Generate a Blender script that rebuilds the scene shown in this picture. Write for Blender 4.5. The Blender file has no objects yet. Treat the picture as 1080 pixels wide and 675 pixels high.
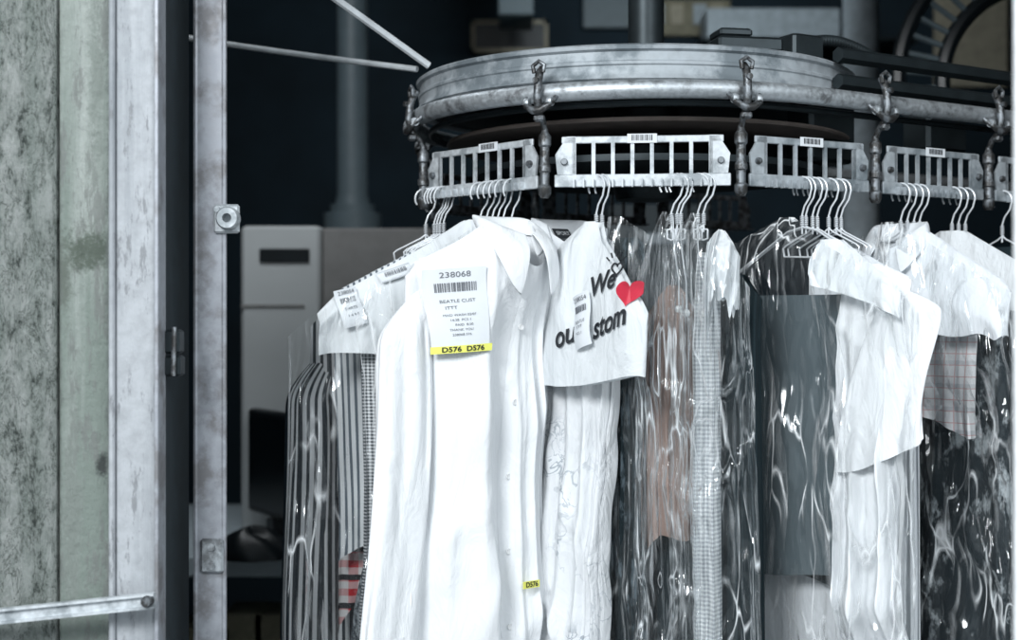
import bpy, math, random
import numpy as np
from mathutils import Vector, Matrix
random.seed(4)
scene=bpy.context.scene
try:
    scene.view_settings.view_transform='Standard'
    scene.view_settings.look='None'
except Exception: pass
COL=scene.collection
F=1500.0; EYE=1.5
def W(px,py,d): return Vector(((px-540)/F*d, d, EYE-(py-337.5)/F*d))
# ---------------------------------------------------------------- materials
def mat_new(name):
    m=bpy.data.materials.new(name); m.use_nodes=True
    nt=m.node_tree; nt.nodes.clear()
    out=nt.nodes.new('ShaderNodeOutputMaterial')
    return m,nt,out
def math_n(nt,op,a,b=None,clamp=False):
    n=nt.nodes.new('ShaderNodeMath'); n.operation=op; n.use_clamp=clamp
    for i,v in enumerate((a,b)):
        if v is None: continue
        if isinstance(v,(int,float)): n.inputs[i].default_value=v
        else: nt.links.new(v,n.inputs[i])
    return n.outputs[0]
def mixc(nt,f,a,b):
    n=nt.nodes.new('ShaderNodeMix'); n.data_type='RGBA'
    if isinstance(f,(int,float)): n.inputs[0].default_value=f
    else: nt.links.new(f,n.inputs[0])
    for i,v in ((6,a),(7,b)):
        if isinstance(v,(tuple,list)): n.inputs[i].default_value=(v[0],v[1],v[2],1)
        else: nt.links.new(v,n.inputs[i])
    return n.outputs[2]
def noise_n(nt,scale,detail=4,vec=None,stretch=None,rough=.55,dist=0):
    n=nt.nodes.new('ShaderNodeTexNoise'); n.inputs['Scale'].default_value=scale; n.inputs['Detail'].default_value=detail
    n.inputs['Roughness'].default_value=rough; n.inputs['Distortion'].default_value=dist
    if vec is None:
        tc=nt.nodes.new('ShaderNodeTexCoord'); vec=tc.outputs['Object']
    if stretch:
        mp=nt.nodes.new('ShaderNodeMapping'); mp.inputs['Scale'].default_value=stretch
        nt.links.new(vec,mp.inputs[0]); vec=mp.outputs[0]
    nt.links.new(vec,n.inputs['Vector'])
    return n.outputs['Fac']
def ramp(nt,fac,stops):
    r=nt.nodes.new('ShaderNodeValToRGB'); nt.links.new(fac,r.inputs[0])
    el=r.color_ramp.elements
    while len(el)<len(stops): el.new(.5)
    for e,(p,c) in zip(el,stops):
        e.position=p; e.color=(c[0],c[1],c[2],1) if not isinstance(c,(int,float)) else (c,c,c,1)
    return r.outputs[0]
def bump_n(nt,h,strength,dist):
    b=nt.nodes.new('ShaderNodeBump'); b.inputs['Strength'].default_value=strength; b.inputs['Distance'].default_value=dist
    nt.links.new(h,b.inputs['Height']); return b.outputs[0]
def principled(nt,out,col,rough=.6,metal=0,normal=None):
    p=nt.nodes.new('ShaderNodeBsdfPrincipled')
    if isinstance(col,(tuple,list)): p.inputs['Base Color'].default_value=(col[0],col[1],col[2],1)
    else: nt.links.new(col,p.inputs['Base Color'])
    if isinstance(rough,(int,float)): p.inputs['Roughness'].default_value=rough
    else: nt.links.new(rough,p.inputs['Roughness'])
    p.inputs['Metallic'].default_value=metal
    if normal is not None: nt.links.new(normal,p.inputs['Normal'])
    nt.links.new(p.outputs[0],out.inputs[0]); return p
def plain(name,c,rough=.6,metal=0,var=.12,nscale=30,bump=.0):
    m,nt,out=mat_new(name)
    n=noise_n(nt,nscale,5)
    dark=tuple(max(0,x*(1-var*2)) for x in c); lite=tuple(min(1,x*(1+var)) for x in c)
    col=ramp(nt,n,[(.3,dark),(.7,lite)])
    nr=bump_n(nt,n,bump,.002) if bump else None
    principled(nt,out,col,rough,metal,nr); return m
def worn_metal(name,c,wear,rough=.35,metal=.85,scale=25,th=.55):
    m,nt,out=mat_new(name)
    n=noise_n(nt,scale,8,rough=.65); n2=noise_n(nt,scale*6,3)
    f=ramp(nt,n,[(th-.06,0.0),(th+.06,1.0)])
    base=ramp(nt,n2,[(.3,tuple(x*.75 for x in c)),(.7,c)])
    col=mixc(nt,f,base,wear)
    r=ramp(nt,n2,[(.3,rough-.08),(.7,rough+.15)])
    principled(nt,out,col,r,metal,bump_n(nt,n,.25,.002)); return m
def fab(name,c1,c2=None,pat=None,s=60,duty=.5,trans=.15,rough=.85,fine=.2):
    m,nt,out=mat_new(name)
    uvn=nt.nodes.new('ShaderNodeUVMap'); uvn.uv_map='UVMap'
    sp=nt.nodes.new('ShaderNodeSeparateXYZ'); nt.links.new(uvn.outputs[0],sp.inputs[0])
    U,V=sp.outputs[0],sp.outputs[1]
    def fr(x,sc): return math_n(nt,'FRACT',math_n(nt,'MULTIPLY',x,sc))
    base=None
    if pat=='stripe':
        f=math_n(nt,'GREATER_THAN',fr(U,s),duty); base=mixc(nt,f,c1,c2)
    elif pat=='stripe2':
        f=math_n(nt,'GREATER_THAN',fr(U,s),duty); g=math_n(nt,'GREATER_THAN',fr(U,s*.31),.80); base=mixc(nt,math_n(nt,'MAXIMUM',f,g),c1,c2)
    elif pat=='gingham':
        a=math_n(nt,'GREATER_THAN',fr(U,s),.5); b=math_n(nt,'GREATER_THAN',fr(V,s),.5)
        f=math_n(nt,'MULTIPLY',math_n(nt,'ADD',a,b),.5); base=mixc(nt,f,c1,c2)
    elif pat=='tartan':
        a=math_n(nt,'GREATER_THAN',fr(U,s),.5); b=math_n(nt,'GREATER_THAN',fr(V,s),.5)
        f=math_n(nt,'MULTIPLY',math_n(nt,'ADD',a,b),.5); base=mixc(nt,f,c1,c2)
        k=math_n(nt,'MAXIMUM',math_n(nt,'GREATER_THAN',fr(U,s*.5),.80),math_n(nt,'GREATER_THAN',fr(V,s*.5),.80)); base=mixc(nt,k,base,(.02,.02,.025))
    elif pat=='plaid':
        a=math_n(nt,'LESS_THAN',fr(U,s),.08); b=math_n(nt,'LESS_THAN',fr(V,s),.08)
        a2=math_n(nt,'LESS_THAN',fr(U,s*.5),.22); b2=math_n(nt,'LESS_THAN',fr(V,s*.5),.22)
        f=math_n(nt,'MAXIMUM',a,b); g=math_n(nt,'MULTIPLY',math_n(nt,'ADD',a2,b2),.35)
        base=mixc(nt,f,mixc(nt,g,c1,(.33,.36,.40)),c2)
    elif pat=='mottle':
        n=noise_n(nt,s,6,stretch=(1,1,.45),rough=.7); base=ramp(nt,n,[(duty-.05,c1),(duty+.04,c2)])
    elif pat=='lace':
        n=noise_n(nt,s,3,dist=1.2); w=math_n(nt,'ABSOLUTE',math_n(nt,'SUBTRACT',n,.5))
        n2=noise_n(nt,s*.35,2); msk=ramp(nt,n2,[(.45,0.0),(.6,1.0)])
        f=math_n(nt,'MULTIPLY',ramp(nt,w,[(.01,1.0),(.035,0.0)]),msk)
        base=mixc(nt,f,c1,c2)
    else: base=c1
    h=noise_n(nt,28,5,stretch=(1,1,.4),dist=.6)
    nr=bump_n(nt,h,fine,.02)
    p=nt.nodes.new('ShaderNodeBsdfPrincipled'); p.inputs['Roughness'].default_value=rough
    if isinstance(base,tuple): p.inputs['Base Color'].default_value=(*base,1)
    else: nt.links.new(base,p.inputs['Base Color'])
    p.inputs['Specular IOR Level'].default_value=.2
    nt.links.new(nr,p.inputs['Normal'])
    if trans>0:
        t=nt.nodes.new('ShaderNodeBsdfTranslucent')
        if isinstance(base,tuple): t.inputs[0].default_value=(*base,1)
        else: nt.links.new(base,t.inputs[0])
        mx=nt.nodes.new('ShaderNodeMixShader'); mx.inputs[0].default_value=trans
        nt.links.new(p.outputs[0],mx.inputs[1]); nt.links.new(t.outputs[0],mx.inputs[2]); nt.links.new(mx.outputs[0],out.inputs[0])
    else: nt.links.new(p.outputs[0],out.inputs[0])
    return m
def film(name,base=.05,gain=.80,milk=.15,pw=3.0,crease_glint=.5):
    m,nt,out=mat_new(name)
    tc=nt.nodes.new('ShaderNodeTexCoord'); mp=nt.nodes.new('ShaderNodeMapping'); mp.inputs['Scale'].default_value=(17,17,4.2)
    nt.links.new(tc.outputs['Object'],mp.inputs[0])
    ns=nt.nodes.new('ShaderNodeTexNoise'); ns.inputs['Scale'].default_value=.6; ns.inputs['Detail'].default_value=3
    nt.links.new(mp.outputs[0],ns.inputs['Vector'])
    va=nt.nodes.new('ShaderNodeVectorMath'); va.operation='MULTIPLY_ADD'; nt.links.new(ns.outputs['Color'],va.inputs[0]); va.inputs[1].default_value=(1.8,1.8,1.6); nt.links.new(mp.outputs[0],va.inputs[2])
    vo=nt.nodes.new('ShaderNodeTexVoronoi'); vo.feature='F1'; vo.inputs['Scale'].default_value=1.0; nt.links.new(va.outputs[0],vo.inputs['Vector'])
    v2=nt.nodes.new('ShaderNodeTexVoronoi'); v2.feature='F1'; v2.inputs['Scale'].default_value=2.4; nt.links.new(va.outputs[0],v2.inputs['Vector'])
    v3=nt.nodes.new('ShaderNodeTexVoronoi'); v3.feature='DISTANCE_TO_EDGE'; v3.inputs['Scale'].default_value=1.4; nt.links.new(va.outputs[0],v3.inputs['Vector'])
    h=math_n(nt,'ADD',vo.outputs[0],math_n(nt,'MULTIPLY',v2.outputs[0],.4))
    nr=bump_n(nt,h,1.0,.026)
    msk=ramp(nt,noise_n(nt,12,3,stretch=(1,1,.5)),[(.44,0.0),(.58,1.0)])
    cl_=math_n(nt,'MULTIPLY',ramp(nt,v3.outputs[0],[(.0,1.0),(.045,0.0)]),msk)  # whitened folds; these lines also paint highlights along the creases
    lw=nt.nodes.new('ShaderNodeLayerWeight'); lw.inputs['Blend'].default_value=.5; nt.links.new(nr,lw.inputs['Normal'])
    f=math_n(nt,'ADD',math_n(nt,'MULTIPLY',math_n(nt,'POWER',lw.outputs['Facing'],pw),gain),base)
    f=math_n(nt,'ADD',f,math_n(nt,'MULTIPLY',cl_,crease_glint),clamp=True)
    gl=nt.nodes.new('ShaderNodeBsdfGlossy'); gl.inputs['Roughness'].default_value=.10; gl.inputs[0].default_value=(.97,.99,1,1); nt.links.new(nr,gl.inputs['Normal'])
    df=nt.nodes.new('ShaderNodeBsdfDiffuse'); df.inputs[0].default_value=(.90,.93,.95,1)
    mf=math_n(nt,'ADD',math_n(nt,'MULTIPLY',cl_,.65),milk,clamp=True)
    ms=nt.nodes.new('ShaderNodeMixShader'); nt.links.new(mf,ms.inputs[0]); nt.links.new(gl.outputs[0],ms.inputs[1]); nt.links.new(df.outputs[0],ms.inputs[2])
    tr=nt.nodes.new('ShaderNodeBsdfTransparent'); tr.inputs[0].default_value=(.99,.995,.995,1)
    mx=nt.nodes.new('ShaderNodeMixShader'); nt.links.new(f,mx.inputs[0]); nt.links.new(tr.outputs[0],mx.inputs[1]); nt.links.new(ms.outputs[0],mx.inputs[2])
    nt.links.new(mx.outputs[0],out.inputs[0]); return m
M=dict(
 white=fab('white_cotton',(.82,.84,.86),trans=.08,fine=.35),
 white2=fab('white_poplin',(.74,.77,.80),trans=.08,fine=.4),
 lace=fab('embroidered_white',(.78,.80,.82),(.40,.44,.48),'lace',s=26,trans=.10,fine=.6),
 stripe=fab('bold_stripe',(.78,.80,.82),(.02,.03,.04),'stripe2',s=88,duty=.58,trans=.05),
 pin=fab('pin_stripe',(.74,.77,.79),(.12,.15,.18),'stripe',s=120,duty=.6,trans=.05),
 redcheck=fab('red_check',(.68,.67,.67),(.50,.02,.03),'tartan',s=46,trans=.05),
 grey_mesh=fab('grey_mesh',(.04,.05,.06),(.26,.29,.31),'mottle',s=150,duty=.52,trans=0),
 mini=fab('mini_gingham',(.76,.78,.80),(.05,.06,.07),'gingham',s=200,trans=.05),
 dark=fab('dark_wool',(.012,.022,.027),trans=0),
 charcoal=fab('charcoal_print',(.010,.018,.022),(.10,.13,.15),'mottle',s=40,duty=.56,trans=0),
 grey=fab('slate_wool',(.090,.118,.132),trans=0,fine=.08),
 tan=fab('tan_wool',(.33,.235,.20),trans=0),
 knit=fab('fine_check_knit',(.80,.82,.83),(.36,.39,.42),'gingham',s=170,trans=0,fine=.6),
 plaid=fab('pale_plaid',(.74,.74,.75),(.60,.38,.38),'plaid',s=60,trans=.05),
 mott=fab('mottled_print',(.012,.02,.025),(.42,.46,.48),'mottle',s=26,duty=.58,trans=0),
 greystripe=fab('grey_stripe',(.34,.37,.39),(.10,.12,.13),'stripe',s=80,trans=0),
 paper=fab('thin_paper',(.80,.83,.85),trans=.2,fine=.5),
 tag=plain('tag_paper',(.66,.69,.72),.7,var=.02),
 ink=plain('black_ink',(.012,.015,.02),.6),
 faint=plain('faint_ink',(.14,.15,.17),.6),
 red=plain('red_ink',(.55,.02,.05),.5),
 yellow=plain('yellow_sticker',(.78,.78,.16),.5,var=.03),
 label=plain('dark_label',(.02,.025,.03),.7),
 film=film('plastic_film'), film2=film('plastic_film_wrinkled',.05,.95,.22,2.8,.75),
 wire=plain('white_wire',(.70,.73,.76),.3,.2),
 button=plain('pearl_button',(.75,.76,.76),.25),
 steel=worn_metal('brushed_steel',(.54,.58,.61),(.20,.21,.22),.45,.7,30,.58),
 alu=worn_metal('painted_aluminium',(.62,.66,.69),(.28,.31,.33),.5,.3,22,.55),
 drum=worn_metal('worn_drum_steel',(.42,.46,.49),(.17,.20,.22),.6,.3,11,.52),
 cast=worn_metal('cast_bracket',(.24,.26,.28),(.06,.06,.06),.45,.75,60,.5),
 darkm=plain('dark_steel',(.030,.040,.045),.45,.6),
 belt=plain('brown_belt',(.11,.09,.08),.6),
 black=plain('black_plastic',(.008,.012,.015),.4),
 rope=plain('pale_cable',(.66,.70,.73),.5),
 post=worn_metal('galvanised_post',(.38,.40,.44),(.20,.20,.21),.5,.3,14,.54),
 gap_shade=plain('gap_shade_colour',(.02,.03,.037),.8),  # shade of the gap behind the door frame, put into the colour
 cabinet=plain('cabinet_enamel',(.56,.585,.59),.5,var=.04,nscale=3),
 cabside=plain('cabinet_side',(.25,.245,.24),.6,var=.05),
 locker=plain('locker_paint',(.06,.08,.09),.6,var=.05),
 column=plain('column_paint',(.12,.16,.18),.5,var=.05),
 table=plain('table_top',(.46,.53,.57),.6,var=.05),
 screen=plain('dark_screen',(.006,.010,.013),.2),
 card=plain('cardboard',(.26,.24,.17),.8),
 poster=plain('aged_print',(.42,.38,.29),.7),
 pale=plain('pale_board',(.42,.48,.52),.7),
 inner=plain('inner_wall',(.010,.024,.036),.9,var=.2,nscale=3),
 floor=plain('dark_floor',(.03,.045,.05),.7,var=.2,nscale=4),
 pave=plain('pavement',(.20,.21,.22),.9,var=.2,nscale=8),
)
def plaster():
    m,nt,out=mat_new('weathered_plaster')
    n=noise_n(nt,50,9,rough=.80,stretch=(1.2,1,.55)); n2=noise_n(nt,7,5,stretch=(3,1,.2)); n3=noise_n(nt,26,7,rough=.7,stretch=(1.6,1,.5),dist=1.0)
    c1=ramp(nt,n,[(.38,(.06,.075,.068)),(.45,(.31,.345,.325)),(.58,(.50,.53,.515))])
    c2=ramp(nt,n2,[(.38,(.66,.71,.68)),(.6,(1,1,1))])
    w=math_n(nt,'ABSOLUTE',math_n(nt,'SUBTRACT',n3,.5)); c3=ramp(nt,w,[(.003,(.34,.36,.34)),(.014,(1,1,1))])
    def mul(a,b):
        mm=nt.nodes.new('ShaderNodeMix'); mm.data_type='RGBA'; mm.blend_type='MULTIPLY'; mm.inputs[0].default_value=1
        nt.links.new(a,mm.inputs[6]); nt.links.new(b,mm.inputs[7]); return mm.outputs[2]
    h=math_n(nt,'ADD',n,n3)
    principled(nt,out,mul(mul(c1,c2),c3),.9,0,bump_n(nt,h,1.0,.018)); return m
def painted(name,c,stain,th=.6,vs=.25,sc=9,b=.25,spots=(),flake=.56):
    m,nt,out=mat_new(name)
    n=noise_n(nt,sc,8,stretch=(2.2,1,vs),rough=.62); n2=noise_n(nt,70,5)
    a=ramp(nt,n2,[(.3,tuple(x*.82 for x in c)),(.6,c)])
    col=mixc(nt,ramp(nt,n,[(th-.1,0.0),(th+.12,1.0)]),a,stain)
    n4=noise_n(nt,30,8,rough=.78,stretch=(1.6,1,.35)); col=mixc(nt,ramp(nt,n4,[(flake,0.0),(flake+.05,.75)]),col,tuple(x*.42 for x in c))
    if spots:
        ge=nt.nodes.new('ShaderNodeNewGeometry'); n3=noise_n(nt,40,8,rough=.8)
        for p,r,cc in spots:
            mp=nt.nodes.new('ShaderNodeVectorMath'); mp.operation='SUBTRACT'; nt.links.new(ge.outputs['Position'],mp.inputs[0]); mp.inputs[1].default_value=p
            ms=nt.nodes.new('ShaderNodeVectorMath'); ms.operation='MULTIPLY'; nt.links.new(mp.outputs[0],ms.inputs[0]); ms.inputs[1].default_value=(1/r[0],0,1/r[1])
            ln=nt.nodes.new('ShaderNodeVectorMath'); ln.operation='LENGTH'; nt.links.new(ms.outputs[0],ln.inputs[0])
            d=math_n(nt,'ADD',ln.outputs['Value'],math_n(nt,'MULTIPLY',math_n(nt,'SUBTRACT',n3,.5),4.5))
            f=ramp(nt,math_n(nt,'MULTIPLY',d,.5),[(.25,1.0),(.65,0.0)])
            col=mixc(nt,math_n(nt,'MULTIPLY',f,.9),col,cc)
    h=math_n(nt,'ADD',n2,math_n(nt,'MULTIPLY',n4,2.0))
    principled(nt,out,col,.75,0,bump_n(nt,h,b,.004)); return m
M['plaster']=plaster()
wl=lambda x,y:tuple(W(x,y,1.757))
M['board']=painted('green_stained_paint',(.42,.45,.43),(.20,.24,.215),.50,.12,9,.9,flake=.525,
  spots=[(wl(90,262),(.030,.026),(.07,.09,.07)),(wl(66,290),(.010,.05),(.12,.14,.12)),(wl(76,560),(.012,.16),(.20,.23,.21)),(wl(108,490),(.007,.018),(.03,.035,.035)),(wl(117,300),(.005,.4),(.13,.15,.14)),(wl(100,90),(.01,.12),(.20,.23,.21)),(wl(61,400),(.005,.35),(.14,.16,.15))])
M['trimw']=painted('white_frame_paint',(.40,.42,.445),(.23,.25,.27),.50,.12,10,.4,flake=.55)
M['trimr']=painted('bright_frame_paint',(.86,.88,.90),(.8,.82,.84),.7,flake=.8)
# ---------------------------------------------------------------- mesh helpers
def add(name,V,Fc,mat,parent=None,smooth=True,uv=None):
    me=bpy.data.meshes.new(name); me.from_pydata([tuple(map(float,v)) for v in V],[],[tuple(f) for f in Fc])
    if uv is not None:
        l=me.uv_layers.new(name='UVMap'); idx=np.zeros(len(me.loops),dtype=np.int32); me.loops.foreach_get('vertex_index',idx)
        l.data.foreach_set('uv',np.asarray(uv,dtype=np.float32)[idx].ravel())
    if smooth: me.polygons.foreach_set('use_smooth',[True]*len(me.polygons))
    me.materials.append(mat); me.update()
    o=bpy.data.objects.new(name,me); COL.objects.link(o)
    if parent is not None: o.parent=parent
    return o
def info(o,label=None,cat=None,group=None,kind=None):
    if label: o['label']=label
    if cat: o['category']=cat
    if group: o['group']=group
    if kind: o['kind']=kind
    return o
def empty(name,loc,rz=0,**k):
    o=bpy.data.objects.new(name,None); o.empty_display_size=.05; o.location=loc; o.rotation_euler=(0,0,rz); COL.objects.link(o); return info(o,**k)
def grid(name,G,mat,parent=None,uv=None,closed=False):
    nv,nu=G.shape[:2]; V=G.reshape(-1,3); Fc=[]
    for j in range(nv-1):
        for i in range(nu if closed else nu-1):
            i2=(i+1)%nu; Fc.append((j*nu+i,j*nu+i2,(j+1)*nu+i2,(j+1)*nu+i))
    return add(name,V,Fc,mat,parent,True,None if uv is None else uv.reshape(-1,2))
class MB:
    def __init__(s): s.V=[]; s.F=[]
    def add(s,V,Fc):
        n=len(s.V); s.V+=[tuple(v) for v in V]; s.F+=[tuple(i+n for i in f) for f in Fc]; return s
    def box(s,c,d,rz=0,bev=0):
        hx,hy,hz=d[0]/2,d[1]/2,d[2]/2; b=min(bev,hx*.9,hy*.9,hz*.9)
        ca,sa=math.cos(rz),math.sin(rz)
        def T(x,y,z): return (c[0]+x*ca-y*sa,c[1]+x*sa+y*ca,c[2]+z)
        if b<=0:
            V=[T(x,y,z) for z in(-hz,hz) for x,y in((-hx,-hy),(hx,-hy),(hx,hy),(-hx,hy))]
            return s.add(V,[(3,2,1,0),(4,5,6,7),(0,1,5,4),(1,2,6,5),(2,3,7,6),(3,0,4,7)])
        ring=[(-hx+b,-hy),(hx-b,-hy),(hx,-hy+b),(hx,hy-b),(hx-b,hy),(-hx+b,hy),(-hx,hy-b),(-hx,-hy+b)]
        V=[]
        for z,k in((-hz,b),(-hz+b,0),(hz-b,0),(hz,b)):
            for x,y in ring: V.append(T(x*(hx-k)/hx,y*(hy-k)/hy,z))
        Fc=[tuple(range(7,-1,-1)),tuple(range(24,32))]
        for r in range(3):
            for i in range(8): Fc.append((r*8+i,r*8+(i+1)%8,(r+1)*8+(i+1)%8,(r+1)*8+i))
        return s.add(V,Fc)
    def tube(s,P,r,seg=10,closed=False,cap=True):
        P=[Vector(p) for p in P]; n=len(P); R=r if isinstance(r,(list,tuple)) else [r]*n
        prev=None; V=[]
        for i,p in enumerate(P):
            a=P[(i-1)%n] if (closed or i>0) else P[0]; b=P[(i+1)%n] if (closed or i<n-1) else P[-1]
            t=(b-a).normalized()
            if prev is None:
                up=Vector((0,0,1)) if abs(t.z)<.9 else Vector((1,0,0)); nn=(up-t*up.dot(t)).normalized()
            else: nn=(prev-t*prev.dot(t)).normalized()
            prev=nn; bn=t.cross(nn)
            for k in range(seg):
                an=2*math.pi*k/seg; V.append(p+(nn*math.cos(an)+bn*math.sin(an))*R[i])
        Fc=[]
        for i in range(n if closed else n-1):
            j=(i+1)%n
            for k in range(seg): Fc.append((i*seg+k,i*seg+(k+1)%seg,j*seg+(k+1)%seg,j*seg+k))
        if cap and not closed: Fc.append(tuple(range(seg-1,-1,-1))); Fc.append(tuple((n-1)*seg+k for k in range(seg)))
        return s.add(V,Fc)
    def lathe(s,prof,c,seg=64,axis='z',closed=True):
        V=[];n=len(prof)
        for k in range(seg):
            a=2*math.pi*k/seg
            for r,h in prof:
                if axis=='z': V.append((c[0]+r*math.cos(a),c[1]+r*math.sin(a),c[2]+h))
                elif axis=='y': V.append((c[0]+r*math.cos(a),c[1]+h,c[2]+r*math.sin(a)))
                else: V.append((c[0]+h,c[1]+r*math.cos(a),c[2]+r*math.sin(a)))
        Fc=[]
        m=n if closed else n-1
        for k in range(seg):
            k2=(k+1)%seg
            for i in range(m): Fc.append((k*n+i,k2*n+i,k2*n+(i+1)%n,k*n+(i+1)%n))
        return s.add(V,Fc)
    def obj(s,name,mat,parent=None,smooth=True):
        o=add(name,s.V,s.F,mat,parent,smooth)
        if smooth:
            try: o.data.set_sharp_from_angle(angle=math.radians(38))
            except Exception: pass
        return o
def bx(name,x0,x1,y0,y1,z0,z1,mat,parent=None,bev=0.002,**k):
    o=MB().box(((x0+x1)/2,(y0+y1)/2,(z0+z1)/2),(x1-x0,y1-y0,z1-z0),0,bev).obj(name,mat,parent,True); return info(o,**k)
def text_geo(body,size,offset=0,shear=0):
    cu=bpy.data.curves.new('t','FONT'); cu.body=body; cu.size=size; cu.align_x='CENTER'; cu.align_y='CENTER'; cu.offset=offset; cu.shear=shear; cu.resolution_u=4
    o=bpy.data.objects.new('t',cu); COL.objects.link(o); bpy.context.view_layer.update()
    me=bpy.data.meshes.new_from_object(o.evaluated_get(bpy.context.evaluated_depsgraph_get()))
    V=[tuple(v.co) for v in me.vertices]; Fc=[tuple(p.vertices) for p in me.polygons]
    bpy.data.objects.remove(o); bpy.data.curves.remove(cu); bpy.data.meshes.remove(me); return V,Fc
def text_on(mb,body,size,cx,cz,yfn,rot=0,offset=0,shear=0,eps=.002,width=None):
    V,Fc=text_geo(body,size,offset,shear); c,s=math.cos(rot),math.sin(rot); out=[]
    k=1
    if width: 
        xs=[v[0] for v in V]; k=width/(max(xs)-min(xs))
    for x,y,_ in V:
        x*=k; X=cx+x*c-y*s; Z=cz+x*s+y*c; out.append((X,yfn(X,Z)-eps,Z))
    mb.add(out,Fc)
# ---------------------------------------------------------------- setting
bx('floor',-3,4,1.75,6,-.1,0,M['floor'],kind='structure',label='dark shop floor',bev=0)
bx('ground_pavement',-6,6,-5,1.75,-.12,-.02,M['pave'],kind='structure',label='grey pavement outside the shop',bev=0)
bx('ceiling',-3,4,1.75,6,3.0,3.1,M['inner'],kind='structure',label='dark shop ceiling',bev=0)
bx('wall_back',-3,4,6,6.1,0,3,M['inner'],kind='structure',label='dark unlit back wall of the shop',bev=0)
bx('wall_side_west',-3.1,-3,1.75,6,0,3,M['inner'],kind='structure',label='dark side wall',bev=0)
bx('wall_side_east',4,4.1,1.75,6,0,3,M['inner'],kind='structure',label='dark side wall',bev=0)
bx('wall_left',-3,-.562,1.75,1.93,0,3.0,M['plaster'],kind='structure',label='rough weathered grey plaster wall',bev=.004)
bx('wall_right',1.0,4,1.75,1.93,0,3.0,M['plaster'],kind='structure',label='rough weathered plaster wall',bev=.004)
bx('wall_lintel',-.9,1.3,1.76,1.92,2.45,3.0,M['plaster'],kind='structure',label='plaster lintel over the shop opening',bev=0)
bx('trim_1',-.560,-.489,1.757,1.80,0,2.45,M['board'],kind='structure',label='green-stained painted board beside the plaster',bev=.003)
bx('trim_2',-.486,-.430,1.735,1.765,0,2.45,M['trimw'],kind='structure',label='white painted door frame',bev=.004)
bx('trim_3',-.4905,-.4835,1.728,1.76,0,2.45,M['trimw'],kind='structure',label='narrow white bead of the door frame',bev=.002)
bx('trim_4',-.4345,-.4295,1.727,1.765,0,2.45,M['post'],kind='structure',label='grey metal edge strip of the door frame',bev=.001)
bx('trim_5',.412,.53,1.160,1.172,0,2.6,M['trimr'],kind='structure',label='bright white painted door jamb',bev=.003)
bx('trim_6',-.56,-.438,1.80,1.93,0,2.45,M['gap_shade'],kind='structure',label='recessed inner door frame, coloured dark for the shade of the gap',bev=.002)
# steel post
post=empty('steel_post',(-.395,1.86,0),label='galvanised steel post beside the white door frame',cat='post')
mb=MB(); mb.box((0,0,1.25),(.038,.006,2.5),0,.002); mb.box((-.018,.014,1.25),(.004,.026,2.5),0,.002); mb.tube([(.018,0,0),(.018,0,2.5)],.004,8); mb.tube([(-.018,0,0),(-.018,0,2.5)],.004,8)
mb.obj('angle_bar',M['post'],post)
mb=MB(); z=W(0,230,1.84).z; mb.box((.023,-.006,z),(.034,.006,.038),0,.003); mb.lathe([(.006,-.018),(.013,-.018),(.015,-.014),(.015,0),(.006,0)],(.027,-.008,z),24,'y')
mb.tube([(.012,-.010,z+.012),(.012,-.016,z+.012)],.004,8)
info(mb.obj('keeper_plate',M['alu'],post),label='pale bolted keeper plate with round socket')
mb=MB(); z=W(0,588,1.84).z; mb.box((.004,-.006,z),(.030,.008,.045),0,.003); mb.tube([(.004,-.009,z+.012),(.004,-.014,z+.012)],.005,8); mb.tube([(.004,-.009,z-.012),(.004,-.014,z-.012)],.005,8)
info(mb.obj('strap_plate',M['steel'],post),label='small steel strap plate with screws')
# latch
z=W(0,370,1.8).z
la=empty('door_latch',(-.422,1.775,z),label='dark metal latch box on the door frame edge',cat='latch')
mb=MB(); mb.box((0,0,.012),(.020,.03,.03),0,.003); mb.box((0,0,-.018),(.022,.03,.026),0,.003); mb.obj('latch_case',M['darkm'],la)
mb=MB(); mb.tube([(.004,-.015,.03),(.004,-.02,-.03)],.003,8); mb.obj('latch_pin',M['cast'],la)
# horizontal bar
p0=W(-40,654,1.70); p1=W(163,633,1.70)
br=empty('window_stay_arm',p1,label='pale worn flat metal stay arm bolted across the wall and frame',cat='stay arm')
dx=(p0-p1)
mb=MB()
def flatbar(mb,h,z0,y0,t):
    V=[]
    for e,(px,pz) in enumerate(((0,0),(dx.x,dx.z))):
        for yy in(y0,y0+t):
            for zz in(z0,z0+h): V.append((px,yy,pz+zz))
    mb.add(V,[(0,1,3,2),(4,6,7,5),(0,4,5,1),(2,3,7,6),(0,2,6,4),(1,5,7,3)])
flatbar(mb,.018,-.009,0,.006); flatbar(mb,.003,.006,-.006,.006); flatbar(mb,.003,-.009,-.006,.006)
mb.obj('arm',M['alu'],br,False)
mb=MB(); mb.lathe([(0.0001,-.014),(.005,-.014),(.007,-.011),(.007,0),(.0001,0)],(-.007,0,0),18,'y'); mb.obj('bolt',M['cast'],br)
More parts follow.
